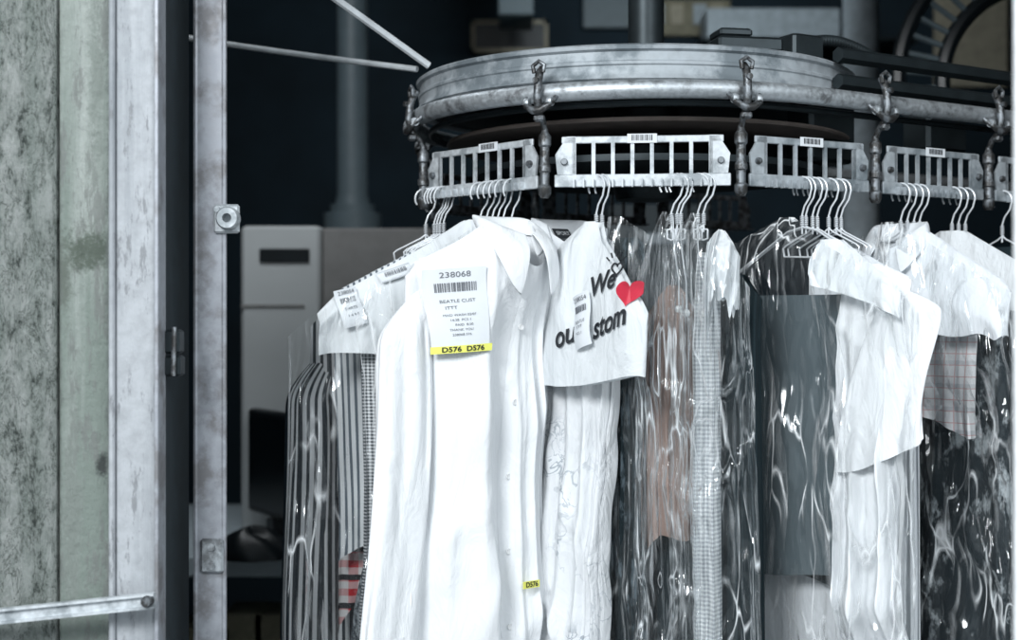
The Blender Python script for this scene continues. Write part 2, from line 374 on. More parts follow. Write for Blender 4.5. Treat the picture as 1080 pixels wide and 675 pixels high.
# ---------------------------------------------------------------- conveyor
C=Vector((.224,2.376)); R=.389; A0=math.radians(-57.3); D=Vector((math.cos(math.radians(32.7)),math.sin(math.radians(32.7))))
def path(s,r=R):
    T=math.pi*r
    s2=s*r/R if s<0 else s
    if s>=0: p=C+r*Vector((math.cos(A0),math.sin(A0)))+D*s; return p
    if s2>-T:
        a=A0+s2/r; return C+r*Vector((math.cos(a),math.sin(a)))
    return C-r*Vector((math.cos(A0),math.sin(A0)))+D*(-(s2+T))
conv=empty('garment_conveyor',(C.x,C.y,0),label='round end of a steel overhead garment conveyor',cat='conveyor')
def cl(v): return (v[0]-C.x,v[1]-C.y,v[2])
S=np.concatenate([np.linspace(2.2,0,12),np.linspace(-.02,-1.22,60),np.linspace(-1.25,-3.2,12)])
mb=MB(); mb.tube([cl((*path(s),1.823)) for s in S],.0135,16); mb.obj('track_tube',M['steel'],conv)
mb=MB(); mb.tube([cl((*path(s,R-.03),1.808)) for s in S],.005,8); mb.obj('guide_rod',M['darkm'],conv)
dc=(-.022,-.002)
prof=[(.340,1.842),(.357,1.840),(.361,1.843),(.358,1.848),(.356,1.852),(.356,1.862),(.358,1.864),(.358,1.868),(.355,1.870),(.355,1.882),(.360,1.885),(.361,1.890),(.356,1.893),(.345,1.893)]
MB().lathe(prof,(dc[0],dc[1],0),128).obj('rim_band',M['drum'],conv)
MB().lathe([(.02,1.846),(.342,1.846),(.342,1.852),(.02,1.852)],(dc[0],dc[1],0),96).obj('rim_disc',M['darkm'],conv)
MB().lathe([(.05,1.786),(.325,1.786),(.331,1.787),(.333,1.790),(.331,1.793),(.325,1.794),(.05,1.794)],(0,0,0),96).obj('drive_wheel',M['belt'],conv)
MB().lathe([(.001,1.70),(.05,1.70),(.055,1.72),(.055,1.86),(.03,1.88),(.03,3.0),(.001,3.0)],(0,0,0),32).obj('hub_shaft',M['darkm'],conv)
MB().lathe([(.05,1.735),(.29,1.735),(.29,1.745),(.05,1.745)],(0,0,0),64).obj('lower_plate',M['darkm'],conv)
mb=MB(); mb.box((.12,-.26,1.905),(.10,.07,.022),.2,.004); mb.box((.10,-.27,1.922),(.05,.05,.012),.2,.003); mb.box((.20,-.16,1.915),(.06,.12,.04),.5,.004); mb.obj('motor_bracket',M['darkm'],conv)
mb=MB(); 
pts=[Vector((.20,-.2,1.915)).lerp(Vector((.36,-.06,1.93)),t)+Vector((0,0,.018*math.sin(math.pi*t))) for t in np.linspace(0,1,60)]
mb.tube(pts,[.008+.0018*(i%2) for i in range(60)],10); info(mb.obj('flexible_conduit',M['darkm'],conv),label='ribbed black flexible conduit')
mb=MB()
a=path(.10,R-.05); b=path(2.2,R-.05)
for z in(1.86,1.90): mb.tube([cl((a.x,a.y,z)),cl((b.x,b.y,z))],.012,6)
mb.obj('frame_channel',M['darkm'],conv)
MB().box((.27,-.10,1.80),(.10,.06,.10),.57,.006).obj('bearing_block',M['darkm'],conv); MB().box((.50,.06,1.83),(.10,.06,.09),.57,.006).obj('bearing_block',M['darkm'],conv)
def cable(name,a,b,r,sag,label):
    a,b=Vector(a),Vector(b); o=empty(name,b,label=label,cat='cable')
    P=[a.lerp(b,t)-b-Vector((0,0,sag*math.sin(math.pi*t))) for t in np.linspace(0,1,16)]
    MB().tube(P,r,8).obj('strand',M['rope'],o)
cable('support_cable',W(300,-40,2.15),W(452,69,2.28),.0060,.0,'thick pale cable tied to the conveyor rim')
cable('support_cable',W(120,27,2.6),W(440,73,2.30),.0048,.004,'thin pale cable running to the conveyor rim')
NS=[-1.82,-1.54,-1.26,-.976,-.691,-.406,-.123,.127,.382,.637,.89]
N=[path(s) for s in NS]
def slotted(i):
    a,b=N[i],N[i+1]; mid=(a+b)/2; d=b-a; L=d.length; rz=math.atan2(d.y,d.x)
    near=i>=4
    o=empty('slotted_hanger_rail',(mid.x,mid.y,1.69),rz,label='pale slotted metal hanger rail segment' if near else 'dim slotted metal hanger rail segment inside the loop',cat='hanger rail',group='slotted hanger rails of the conveyor')
    h=L/2-.014; mb=MB()
    mb.box((0,0,.066),(2*h-.02,.004,.010),0,.001); mb.box((0,0,.008),(2*h,.005,.018),0,.001)
    mb.box((0,.006,.0015),(2*h,.012,.003)); 
    n=max(4,int(round((2*h-.05)/.027))); 
    for k in range(n+1):
        x=-h+.028+(2*h-.056)*k/n; mb.box((x,0,.039),(.0055,.004,.046))
    for sg in(-1,1):
        V=[]
        poly=[(sg*(h-.030),.017),(sg*(h-.004),.017),(sg*(h-.001),.045),(sg*(h-.018),.071),(sg*(h-.030),.071)]
        for y in(-.002,.002): V+=[(x,y,z) for x,z in poly]
        mb.add(V,[(0,1,2,3,4),(9,8,7,6,5)]+[(k,(k+1)%5,5+(k+1)%5,5+k) for k in range(5)])
    # small upright pins on the lower band keep the hooks apart
    m_=n*2
    for k in range(m_+1):
        x=-h+.028+(2*h-.056)*k/m_; mb.box((x,-.006,.004),(.0022,.008,.012))
    ob=mb.obj('slotted_plate',M['alu'] if i in(4,5) else (M['drum'] if near else M['cast']),o)
    if near:
        for sg in(-1,1): MB().lathe([(.0001,-.008),(.004,-.008),(.005,-.005),(.005,-.002),(.0001,-.002)],(sg*(h-.014),0,.035),14,'y').obj('rivet',M['cast'],o)
        lx=(.0 if i>4 else .02); mb=MB(); mb.box((lx,-.0035,.067),(.042,.0012,.013)); info(mb.obj('number_sticker',M['tag'],o),label='white barcode sticker')
        mb=MB()
        for k in range(13): mb.box((lx-.014+k*.0023,-.0045,.068),(.0006+.0008*((k*7)%3==0),.0006,.008))
        mb.obj('barcode',M['ink'],o)
for i in range(len(N)-1): slotted(i)
def trolley(i):
    p=N[i]; t=(path(NS[i]+.01)-path(NS[i]-.01)).normalized(); rz=math.atan2(t.y,t.x)
    o=empty('trolley_bracket',(p.x,p.y,1.68),rz,label='cast steel trolley bracket clamped over the track tube',cat='bracket',group='trolley brackets of the conveyor')
    z=lambda v:v-1.68
    mb=MB(); mb.lathe([(.001,-.006),(.006,-.006),(.008,-.002),(.0092,.0),(.0092,.010),(.0068,.013),(.0068,.030),(.009,.032),(.009,.040),(.0068,.043),(.0068,.066),(.0092,.069),(.0092,.082),(.0055,.087),(.0042,.094),(.001,.094)],(0,0,0),20); mb.obj('hinge_post',M['cast'],o)
    mb=MB(); P=[(0,0,z(1.77)),(0,-.006,z(1.782)),(0,-.020,z(1.795)),(0,-.024,z(1.815)),(0,-.022,z(1.836)),(0,-.017,z(1.850)),(0,-.010,z(1.858))]
    mb.tube(P,[.004,.0046,.0056,.006,.006,.006,.0045],12)
    P=[(-.023,-.010,z(1.816)),(-.018,-.024,z(1.803)),(-.006,-.026,z(1.796)),(.006,-.026,z(1.796)),(.018,-.024,z(1.803)),(.023,-.010,z(1.816))]
    mb.tube(P,[.0035,.0045,.0058,.0058,.0045,.0035],10)
    mb.box((0,-.018,z(1.786)),(.016,.012,.011),0,.003)
    mb.obj('clamp_arm',M['cast'],o)
    for sg in(-1,1): MB().lathe([(.001,-.004),(.006,-.004),(.007,-.002),(.007,.002),(.006,.004),(.001,.004)],(sg*.018,-.02,z(1.808)),16,'x').obj('roller',M['steel'],o)
    mb=MB(); mb.tube([(-.007,-.02,z(1.850)),(-.009,-.02,z(1.860)),(0,-.02,z(1.866)),(.009,-.02,z(1.860)),(.007,-.02,z(1.850))],.0033,8); mb.tube([(0,-.022,z(1.838)),(0,-.032,z(1.838))],.0045,8); mb.obj('eye_bolt',M['cast'],o)
for i in range(2,len(N)): trolley(i)
# ---------------------------------------------------------------- hangers & garments
NECK=1.634
near=N[4:]
def hook_pos(px):
    k=(px-540)/F; best=None
    for a,b in zip(near[:-1],near[1:]):
        den=(b.x-a.x)-k*(b.y-a.y)
        if abs(den)<1e-9: continue
        t=(k*a.y-a.x)/den
        if -.02<=t<=1.02:
            q=a+(b-a)*t
            if best is None or q.y<best.y: best=q
    if best is None: best=near[0] if px<600 else near[-1]
    return best
def loc(hp,th,px,py,Y):
    q=hook_pos(hp); a=math.radians(th); c,s=math.cos(a),math.sin(a); k=(px-540)/F
    X=(k*(q.y+Y*c)-q.x+Y*s)/(c-k*s); d=q.y+X*s+Y*c
    return X,EYE-(py-337.5)/F*d-NECK
# ---- layering: garments on one stretch of rail press against each other without passing through
class Stack:
    CELL=.008; X0=-.9; Z0=.60; NX=240; NZ=165
    def __init__(s,deg): s.f=math.radians(deg); s.H=np.full((s.NZ,s.NX),np.inf)
    def tofr(s,P):
        c,si=math.cos(s.f),math.sin(s.f); return P[:,0]*c+P[:,1]*si,-P[:,0]*si+P[:,1]*c
    def idx(s,X,Z): return (X-s.X0-.0)/s.CELL,(Z-s.Z0)/s.CELL
    @staticmethod
    def dil(A,r,mx=True):
        op=np.maximum if mx else np.minimum; B=A.copy()
        for ax in(0,1):
            C_=B.copy()
            for k in range(1,r+1):
                for sg in(-1,1):
                    Sx=np.roll(C_,sg*k,axis=ax); B=op(B,Sx)
        return B
    @staticmethod
    def blur(A,r):
        for ax in(0,1):
            S_=np.zeros_like(A)
            for k in range(-r,r+1): S_+=np.roll(A,k,axis=ax)
            A=S_/(2*r+1)
        return A
    def settle(s,roots,gap=.0015,film=False):
        items=[]
        for r in roots:
            M0=Matrix.LocRotScale(r.location,r.rotation_euler,None)
            for ch in r.children:
                if ch.type!='MESH': continue
                Mw=M0@Matrix.Translation(ch.location)
                n=len(ch.data.vertices); co=np.empty(n*3); ch.data.vertices.foreach_get('co',co); co=np.nan_to_num(co).reshape(-1,3)
                A=np.array(Mw); Pw=co@A[:3,:3].T+A[:3,3]
                items.append((r,ch,M0,Mw,Pw))
        allP=np.concatenate([it[4] for it in items]); X,Y=s.tofr(allP); i,j=s.idx(X,allP[:,2])
        solid=np.concatenate([np.full(len(it[4]),not it[1].name.startswith(('collar','label'))) for it in items])
        ii=np.clip(np.round(i).astype(int),0,s.NX-1); jj=np.clip(np.round(j).astype(int),0,s.NZ-1)
        B=np.full_like(s.H,-np.inf); Fm=np.full_like(s.H,np.inf)
        sel=solid&(allP[:,2]<NECK-.035)
        np.maximum.at(B,(jj[sel],ii[sel]),Y[sel]); np.minimum.at(Fm,(jj,ii),Y)
        ref=np.where(np.isfinite(Fm),Fm,-np.inf) if film else B
        ref=s.dil(ref,1)
        with np.errstate(invalid='ignore'):
            need=np.where(np.isfinite(ref)&np.isfinite(s.H),ref-(s.H-gap),0)
        need=np.clip(need,0,.12)
        fld=s.blur(s.dil(need,4),4)
        def samp(X,Z):
            a,b=s.idx(X,Z); a=np.clip(a,0,s.NX-1.001); b=np.clip(b,0,s.NZ-1.001); i0=a.astype(int); j0=b.astype(int); u=a-i0; v=b-j0
            return fld[j0,i0]*(1-u)*(1-v)+fld[j0,i0+1]*u*(1-v)+fld[j0+1,i0]*(1-u)*v+fld[j0+1,i0+1]*u*v
        d=np.array([math.sin(s.f),-math.cos(s.f),0])
        FY=[]
        for r,ch,M0,Mw,Pw in items:
            X,Y=s.tofr(Pw)
            if ch.data.users>1 or ch.location.length>1e-6:
                c0=np.array(Mw.translation)[None]; x_,_=s.tofr(c0); sh=float(samp(x_,c0[:,2])[0]); dv=M0.to_3x3().inverted()@Vector(d*sh); ch.location=ch.location+dv; sv=np.full(len(Pw),sh)
            else:
                sv=samp(X,Pw[:,2]); Pn=Pw+sv[:,None]*d; Ai=np.array(Mw.inverted()); co=Pn@Ai[:3,:3].T+Ai[:3,3]
                ch.data.vertices.foreach_set('co',co.ravel()); ch.data.update()
            FY.append(Y-sv)
        FY=np.concatenate(FY); Fm=np.full_like(s.H,np.inf); np.minimum.at(Fm,(jj[solid],ii[solid]),FY[solid])
        s.H=np.minimum(s.H,s.dil(Fm,1,False))
def hanger(px,th,w=.2,bar=True,slope=.58):
    q=hook_pos(px); o=empty('wire_hanger',(q.x,q.y,NECK),math.radians(th),label='thin white wire clothes hanger hooked on the slotted rail',cat='hanger',group='wire hangers on the conveyor')
    P=[(0,0,-.01),(0,0,.018),(.004,0,.030),(.013,0,.042),(.0165,0,.055)]
    P+=[(.0165*math.cos(a),0,.056+.0165*math.sin(a)) for a in np.linspace(.25,math.pi+.6,12)]
    mb=MB(); mb.tube(P,.0014,8)
    for k in range(5): mb.tube([(.0025*math.cos(a),.0025*math.sin(a),.001+k*.003+.003*a/6.3) for a in np.linspace(0,6.2,9)],.0010,6)
    mb.obj('hook',M['wire'],o)
    mb=MB(); zs=-slope*w
    tri=[(0,0,0),(w*.15,0,-.006),(w*.9,0,zs*.86),(w,0,zs),(w*.96,0,zs-.012)]
    tri+=[(0,0,zs-.014),(-w*.96,0,zs-.012)] if bar else [(w*.9,0,zs-.01)]
    L2=[(0,0,0),(-w*.15,0,-.006),(-w*.9,0,zs*.86),(-w,0,zs),(-w*.96,0,zs-.012)]
    mb.tube(tri,.0014,8); mb.tube(L2,.0014,8); mb.obj('shoulder_wire',M['wire'],o)
    return q
def smooth(x): x=np.clip(x,0,1); return x*x*(3-2*x)
def surf(P):
    g=dict(wl=.2,wr=.2,cx=0,L=.75,T=.012,slope=.56,nr=.065,nd=.05,ny=.035,amp=.008,start=.04,ramp=.30,seed=1,wb=1.0,flat=None,fn=(5,9,13,19),hem=.01,z0=0,crink=0,cfreq=60,y0=0,topT=.005,crs=.0015,slant=0,rag=0)
    g.update(P); rs=np.random.RandomState(g['seed'])
    K=[(n+rs.randint(0,3),rs.uniform(0,6.28),rs.uniform(.05,.2),rs.uniform(0,6.28),1/(1+.28*i),rs.uniform(0,6.28),rs.uniform(0,6.28)) for i,n in enumerate(g['fn'])]
    cr=[(rs.normal(size=3),rs.uniform(0,6.28)) for _ in range(14)]
    ds=[(rs.uniform(-1.2,1.2),rs.uniform(0,6.28),rs.uniform(24,60),rs.uniform(0,6.28),rs.uniform(4,12)) for _ in range(9)]
    def fn(th,v):
        th=np.asarray(th,float); v=np.asarray(v,float)
        u=-np.cos(th); sn=np.sin(th); w=np.where(u>0,g['wr'],g['wl'])
        tm=np.arccos(np.clip(-u,-1,1))
        x0=u*w; xs=np.abs(x0)
        slope=-g['slope']*np.maximum(xs-g['nr'],0)-.9*np.maximum(xs/w-.9,0)*w*.5
        inn=np.clip(1-(xs/max(g['nr'],1e-4))**2,0,1)
        zt=slope+np.where(sn>=0,-g['nd']*inn,-.0*inn)
        if g['flat'] is not None: zt=np.full_like(x0,g['flat'])
        zt=zt+g['z0']
        z=zt+v*(-g['L']-zt)
        Wv=1+(g['wb']-1)*smooth(v*1.2)
        x=g['cx']+x0*Wv
        k=np.exp(-v*g['L']/.05)
        T0=g['topT']*np.abs(sn)**.5+ (g['ny']*np.sqrt(inn) if g['flat'] is None else 0)
        T1=g['T']*np.abs(sn)**.6*(1+.5*v)
        T=k*T0+(1-k)*T1
        d=v*g['L']; A=g['amp']*smooth((d-g['start']+.05)/g['ramp'])
        Fv=0;Fx=0
        for n,ph,wv,ps,a,m1,m2 in K:
            q=n*(tm+wv*np.sin(2.6*v+ps)+.03*np.sin(8*v+m1))+ph
            rid=np.maximum(1-np.sqrt(np.sin(q/2)**2+.03),0)
            md=.45+.55*(.5+.5*np.sin(2.3*tm+2.5*v+m1))*(.6+.4*np.sin(4*v+m2))
            Fv=Fv+a*md*(1.0*rid**1.2+.27*np.cos(q+.6)-.35); Fx=Fx+a*np.cos(q)*.6
        sg=np.where(sn>=0,-1,1)
        dg=0
        for al,ph,fq,p2,f2 in ds:
            ca,sa=math.cos(al),math.sin(al)
            q=fq*(x0*ca+z*sa)+ph+.8*np.sin(f2*z+p2)
            m=np.clip(np.sin(f2*.8*(x0*sa-z*ca)+p2)-.15,0,1)
            dg=dg+m*np.maximum(1-np.sqrt(np.sin(q/2)**2+.02),0)**2
        y=sg*T-A*Fv*.9+g['y0']-g['crs']*dg*smooth(d/.05)
        x=x+A*Fx*.2*np.abs(sn)
        z=z+g['hem']*np.sin(3*tm+K[0][1])*v+g['slant']*u*v+g['rag']*v*(np.abs(np.sin(5.3*tm+K[0][3]))-.5+.5*np.sin(13*tm))
        if g['crink']:
            c=0
            for i,(dv,ph) in enumerate(cr):
                fq=g['cfreq']*(.3+.16*i)
                c=c+np.abs(np.sin(fq*(dv[0]*x0*1.6+dv[1]*sg*.02+dv[2]*z*.3)+ph+1.2*np.sin(.4*fq*(dv[1]*x0+dv[0]*z*.4))))/(1+.45*i)
            y=y+g['crink']*(c-2.0)*sg*-1*.5
        return np.stack([x,y,z],-1)
    def inv(x,z):
        w=g['wr'] if x-g['cx']>0 else g['wl']; vv=.3
        for _ in range(4):
            Wv=1+(g['wb']-1)*float(smooth(vv*1.2)); u=max(-.98,min(.98,(x-g['cx'])/w/Wv)); th=math.acos(-u)
            top=fn(th,0.0)[2]; vv=max(0,min(1,(top-z)/(g['L']+top)))
        return th,vv
    def fy(x,z):
        th,vv=inv(x,z); return float(fn(th,vv)[1])
    return fn,fy,g
def cloth(name,P,mat,parent,nu=280,nv=130,half=False):
    fn,fy,g=surf(P)
    th=np.linspace(0,math.pi,nu//2+1) if half else np.linspace(0,2*math.pi,nu+1); v=np.linspace(0,1,nv)**1.15
    TH,V=np.meshgrid(th,v); G=fn(TH,V)
    w=np.where(-np.cos(TH)>0,g['wr'],g['wl']); ux=-np.cos(TH)*w; ux=np.where(TH<=math.pi,ux,2*g['wr']-ux)
    uv=np.stack([ux,G[...,2]],-1)
    return grid(name,G,mat,parent,uv),fn,fy
def sleeve(sg,w,zs,Ls,r,mat,parent,seed,swing=0.02,cuff=True,cx=0,flare=1.0,ylean=-.004,flatr=.5,slant=0,z1=.018):
    rs=np.random.RandomState(seed); th=np.linspace(0,2*math.pi,97); v=np.linspace(0,1,80); TH,V=np.meshgrid(th,v)
    grow=np.sqrt(smooth(V/.22)); rr=r*grow*(1+(flare-1)*V)
    cxx=cx+sg*(w-.045+.050*smooth(V/.2)+swing*V)+.006*np.sin(5*V+rs.uniform(0,6))
    f=0
    for n in(3,5,8):
        q=n*TH+rs.uniform(0,6)+1.6*np.sin(3*V+rs.uniform(0,6)); f=f+(np.sin(q)*.5+(1-np.sqrt(np.sin(q/2)**2+.03)))*1.6/n**.6
    A=.26*smooth(V/.3)
    x=cxx+rr*np.cos(TH)*(1+A*f*.5); y=ylean*smooth(V/.2)+rr*flatr*np.sin(TH)*(1+A*f*1.3); z=zs+z1-Ls*V+.010*np.sin(TH*1)*V+slant*np.cos(TH)*V
    G=np.stack([x,y,z],-1); uv=np.stack([TH*r,z],-1)
    grid('sleeve',G,mat,parent,uv)
    if cuff:
        vv=np.linspace(0,1,8); TH2,V2=np.meshgrid(th,vv); c=float(cxx[-1,0]); rc=r*flare*1.06
        x=c+rc*np.cos(TH2)*(1+.05*np.sin(3*TH2)); y=ylean+rc*flatr*np.sin(TH2)*(1+.05*np.sin(4*TH2)); z=zs+.022-Ls-.055*V2
        grid('cuff',np.stack([x,y,z],-1),mat,parent,np.stack([TH2*r,z],-1))
def collar(parent,mat,cx=0,nr=.065,ny=.045,fall=.045,point=.075,spread=.02,z0=0,gap=.16):
    ph=np.linspace(gap,2*math.pi-gap,90)
    rows=[]; f=((1+np.cos(ph))/2)**3; s,c=np.sin(ph),np.cos(ph); sgn=np.sign(s)
    def ring(k,z,dx=0): rows.append(np.stack([cx+nr*k*s+dx,-ny*k*c-.004*f*(k>1.1),z],-1))
    zb=-.035*f-.004
    ring(.98,zb); ring(.97,zb*.3+.012-.004*f); ring(1.0,.022-.030*f); ring(1.07,.026-.032*f)
    for t in(.25,.5,.75,1.0):
        ln=fall+(point-fall)*f
        ring(1.12+.10*t,.024-.032*f-ln*t,dx=sgn*spread*f*t)
    G=np.stack(rows,0); G[...,2]+=z0
    o=grid('collar',G,mat,parent,np.stack([np.tile(ph*nr,(len(rows),1)),G[...,2]],-1))
    m=o.modifiers.new('s','SOLIDIFY'); m.thickness=.0022
    m=o.modifiers.new('b','SUBSURF'); m.levels=1; m.render_levels=1
    return o
def placket(fn,parent,mat,v0=.06,v1=1.0,th0=math.pi/2,hw=.07,n=7):
    v=np.linspace(v0,v1,80); th=np.linspace(th0-hw,th0+hw,5); TH,V=np.meshgrid(th,v); G=fn(TH,V); G[...,1]-=.0025; G[:,0,1]+=.002; G[:,-1,1]+=.002
    grid('placket',G,mat,parent,np.stack([TH*.1,G[...,2]],-1))
    b0=None
    for k in range(n):
        vv=v0+(v1-v0)*(k+.35)/n; p=fn(th0,vv)
        if b0 is None:
            b0=MB().lathe([(.0001,-.0014),(.0030,-.0014),(.0040,-.0018),(.0044,-.001),(.004,.0005),(.0001,.0005)],(0,0,0),16,'y').obj('button',M['button'],parent)
            b=b0
        else:
            b=b0.copy(); COL.objects.link(b); b.parent=parent
        b.location=(p[0],p[1]-.004,p[2])
def garment(name,px,th,label,cat,group=None,dy=0):
    q=hook_pos(px); return empty(name,(q.x,q.y,NECK),math.radians(th),label=label,cat=cat,group=group)
def shirt(px,th,mat,label,P={},sl=.52,sr=.042,sides=(-1,1),col=True,btn=7,swing=.015,flare=1.0,name='dress_shirt',cat='shirt',hang=True,cuff=True,flatr=.5,ylean=-.004,slant=0,gap=.16,spread=.02,cny=.045,fall=.045,cnr=.065,point=.075,cz=0):
    P=dict(P); 
    if hang: hanger(px,th,.05)
    o=garment(name,px,th,label,cat); b,fn,fy=cloth('shirt_body',P,mat,o)
    g=surf(P)[2]
    for s in sides:
        w=g['wl'] if s<0 else g['wr']; zs=-g['slope']*(w-g['nr'])-.018+g['z0']
        if sl: sleeve(s,w,zs,sl,sr,mat,o,g['seed']+s+5,swing=swing,cx=g['cx'],flare=flare,cuff=cuff,flatr=flatr,ylean=ylean,slant=slant)
    if col: collar(o,mat,cx=g['cx'],z0=g['z0']+cz,gap=gap,spread=spread,ny=cny,fall=fall,nr=cnr,point=point)
    if btn: placket(fn,o,mat,n=btn)
    return o,fn,fy
def tagp(parent_px,th,xl,zl,w,h,y,rot,lines,name='laundry_tag',label='white paper laundry ticket printed with black numbers',bar=(.25,.12)):
    q=hook_pos(parent_px); a=math.radians(th)
    o=bpy.data.objects.new(name,None); COL.objects.link(o)
    o.location=(q.x+xl*math.cos(a)-y*math.sin(a),q.y+xl*math.sin(a)+y*math.cos(a),NECK+zl); o.rotation_euler=(0,rot,a); info(o,label,'ticket')
    X=np.linspace(-w/2,w/2,13); Z=np.linspace(h/2,-h/2,17); XX,ZZ=np.meshgrid(X,Z); cur=lambda x,z:.004*math.cos(3.1*x/w)*-1+.004*math.sin(5*z/h)
    YY=np.vectorize(cur)(XX,ZZ); s=grid('ticket_paper',np.stack([XX,YY,ZZ],-1),M['tag'],o); 
    for t,sz,x,z in lines:
        mb=MB(); text_on(mb,t,sz*h,x*w,z*h,cur,eps=.0014); mb.obj('printed_line',M['faint'],o,False)
    if bar:
        mb=MB(); rs=random.Random(3); x=-w*.32
        while x<w*.32:
            bw=rs.choice([.0005,.0009,.0013]); z=bar[0]*h; mb.box((x,cur(x,z)-.0016,z),(bw,.0004,bar[1]*h)); x+=bw+rs.choice([.0008,.0014])
        mb.obj('barcode',M['faint'],o,False)
    return o,cur
def bag(px,th,P,label,mat='film',nu=460,nv=190):
    o=garment('garment_bag',px,th,label,'plastic bag',group='clear plastic garment bags')
    Q=dict(nr=.012,nd=0,ny=.01,slope=.56,amp=.008,ramp=.15,start=0,fn=(5,9,16,27),T=.012,crink=.006,hem=.03,z0=.012,topT=.008,crs=.012,cfreq=30); Q.update(P)
    b,fn,fy=cloth('film',Q,M[mat],o,nu,nv,half=True)
    return o,fn
def panel(px,th,mat,label,P,name='hanging_panel',cat='garment',part='cloth_panel'):
    o=garment(name,px,th,label,cat); Q=dict(flat=-.06,nr=.01,amp=.006,ramp=.1,start=-.03,T=.010,topT=.008,fn=(4,7,11)); Q.update(P)
    cloth(part,Q,M[mat],o,200,100); return o
def cape(px,th,P,label,name='paper_cape'):
    o=garment(name,px,th,label,'paper cover'); Q=dict(nr=.02,nd=.0,ny=.008,slope=.56,L=.2,T=.008,amp=.003,ramp=.1,fn=(3,5),hem=.0,wb=1.0,z0=.004,crs=.003); Q.update(P)
    b,fn,fy=cloth('paper_sheet',Q,M['paper'],o,180,70); return o,fn,fy
flat_s=dict(T=.004,ny=.005,nd=0,nr=.03,topT=.003,z0=-.018)
# --- left cluster (back to front)
SA=Stack(32)
o,_,_=shirt(449,6,M['stripe'],'bold black and white striped shirt in a plastic bag',dict(wl=.180,wr=.06,L=.80,T=.008,amp=.016,seed=3,wb=1.0,fn=(6,10,15),ny=.006,nd=0,nr=.03,crs=.010,z0=-.044,slope=.62),sides=(-1,),sr=.034,swing=-.005,btn=0,sl=.62,cat='shirt',col=False,flatr=.4); SA.settle([o])
o=panel(455,20,'redcheck','red, black and white checked shirt tail hanging among others',dict(cx=-.095,wl=.046,wr=.06,flat=-.14,L=.54,T=.004,amp=.006,seed=7,topT=.003,slant=.07,wb=1.25),'checked_shirt','shirt'); SA.settle([o])
o,_,_=shirt(458,23,M['pin'],'white shirt with thin dark pinstripes',dict(flat_s,wl=.168,wr=.06,L=.44,amp=.006,seed=5,wb=.97,slant=.05),sides=(),btn=0,sl=0,col=False); SA.settle([o])
o,_,_=shirt(464,26,M['grey_mesh'],'dark grey fine patterned shirt',dict(flat_s,wl=.146,wr=.06,L=.66,amp=.006,seed=9,wb=1.0),sides=(),btn=0,sl=0,col=False); SA.settle([o])
hanger(461,22,.05); hanger(468,26,.05)
o,_,_=shirt(490,28,M['mini'],'tiny black and white gingham shirt',dict(flat_s,wl=.172,wr=.06,L=.80,amp=.006,seed=12,z0=-.03),sides=(),sl=0,btn=0,col=False,hang=False); SA.settle([o])
CP=(500,24)
o,fn,fy=cape(*CP,dict(wl=.245,wr=.06,L=.195,seed=4,amp=.008,hem=.004,z0=.016,T=.006,slope=.58,crs=.010,fn=(4,7,11),slant=-.012),'plain white paper cape over the shoulders of shirts')
xl,zl=loc(*CP,368,324,-.02)
t1,_=tagp(*CP,xl,zl,.032,.055,fy(xl,zl)-.006,-.25,[('238054',.14,0,.40),('SHIRTS',.10,0,-.02),('1 4 9 0',.10,0,-.2)],bar=(.2,.14))
xl,zl=loc(*CP,412,288,-.02)
t2,_=tagp(*CP,xl,zl,.048,.016,fy(xl,zl)-.006,-.35,[],bar=(.0,.7),label='small white barcode strip'); SA.settle([o,t1,t2])
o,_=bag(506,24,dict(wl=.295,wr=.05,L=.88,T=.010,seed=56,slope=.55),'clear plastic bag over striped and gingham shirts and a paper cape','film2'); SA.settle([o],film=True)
# --- main group
o,_,_=shirt(524,34,M['white2'],'white shirt with an open collar and dark neck label',dict(wl=.12,wr=.075,cx=.100,L=.80,T=.008,amp=.012,seed=15,fn=(5,8,12),nr=.05),sides=(),btn=0,gap=1.1,hang=False,cny=.030,cnr=.046,fall=.030,cz=-.006)
q=garment('neck_label',524,34,'dark woven neck label inside the open collar','label')
MB().box((.100,.016,-.004),(.030,.002,.015),0,.0005).obj('label_patch',M['label'],q); mb=MB(); text_on(mb,'SPORT',.008,.100,-.004,lambda x,z:.0145,eps=.0005); mb.obj('label_lettering',M['tag'],q,False)
SA.settle([o,q])
om,fm,fym=shirt(540,40,M['white'],'crisp white dress shirt with a laundry ticket on its front',dict(wl=.146,wr=.060,cx=-.046,L=.84,T=.012,amp=.019,seed=21,wb=1.10,ny=.030,nd=.06,fn=(5,8,13),slope=.66,crs=.012,nr=.045),sides=(-1,),sr=.038,sl=.50,swing=.030,flare=1.1,btn=7,hang=False,flatr=.34,ylean=-.014,cny=.030,fall=.034,cnr=.042,point=.085,spread=.018,cz=-.010)
for p,t in((506,33),(513,35),(519,36),(525,37),(531,38),(540,40)): hanger(p,t,.05)
xl,zl=loc(540,40,480,326,-.050)
yt=min(fym(xl+a,zl+b) for a in(-.03,0,.03) for b in(-.05,0,.05))-.002
o,cur=tagp(540,40,xl,zl,.066,.112,yt,-.09,[('238068',.095,0,.42),('BEATLE CUST',.055,0,.10),('ITTT',.055,-.12,.02),('MXD WASH 02/07',.04,0,-.07),('14:38  PCS 1',.04,0,-.13),('PAID  8.50',.04,.05,-.19),('THANK YOU',.04,0,-.25),('238068 576',.04,0,-.31)],bar=(.27,.11))
V=[];Fq=[]
for i in range(13):
    x=-.035+.070*i/12
    for z in(-.0595,-.0495): V.append((x,cur(x,z)-.0025,z))
for i in range(12): Fq.append((2*i,2*i+2,2*i+3,2*i+1))
add('yellow_strip',V,Fq,M['yellow'],o)
mb=MB(); text_on(mb,'D576  D576',.0096,0,-.0545,lambda x,z:cur(x,z)-.0028,eps=.0012,offset=.0002); mb.obj('strip_numbers',M['ink'],o,False)
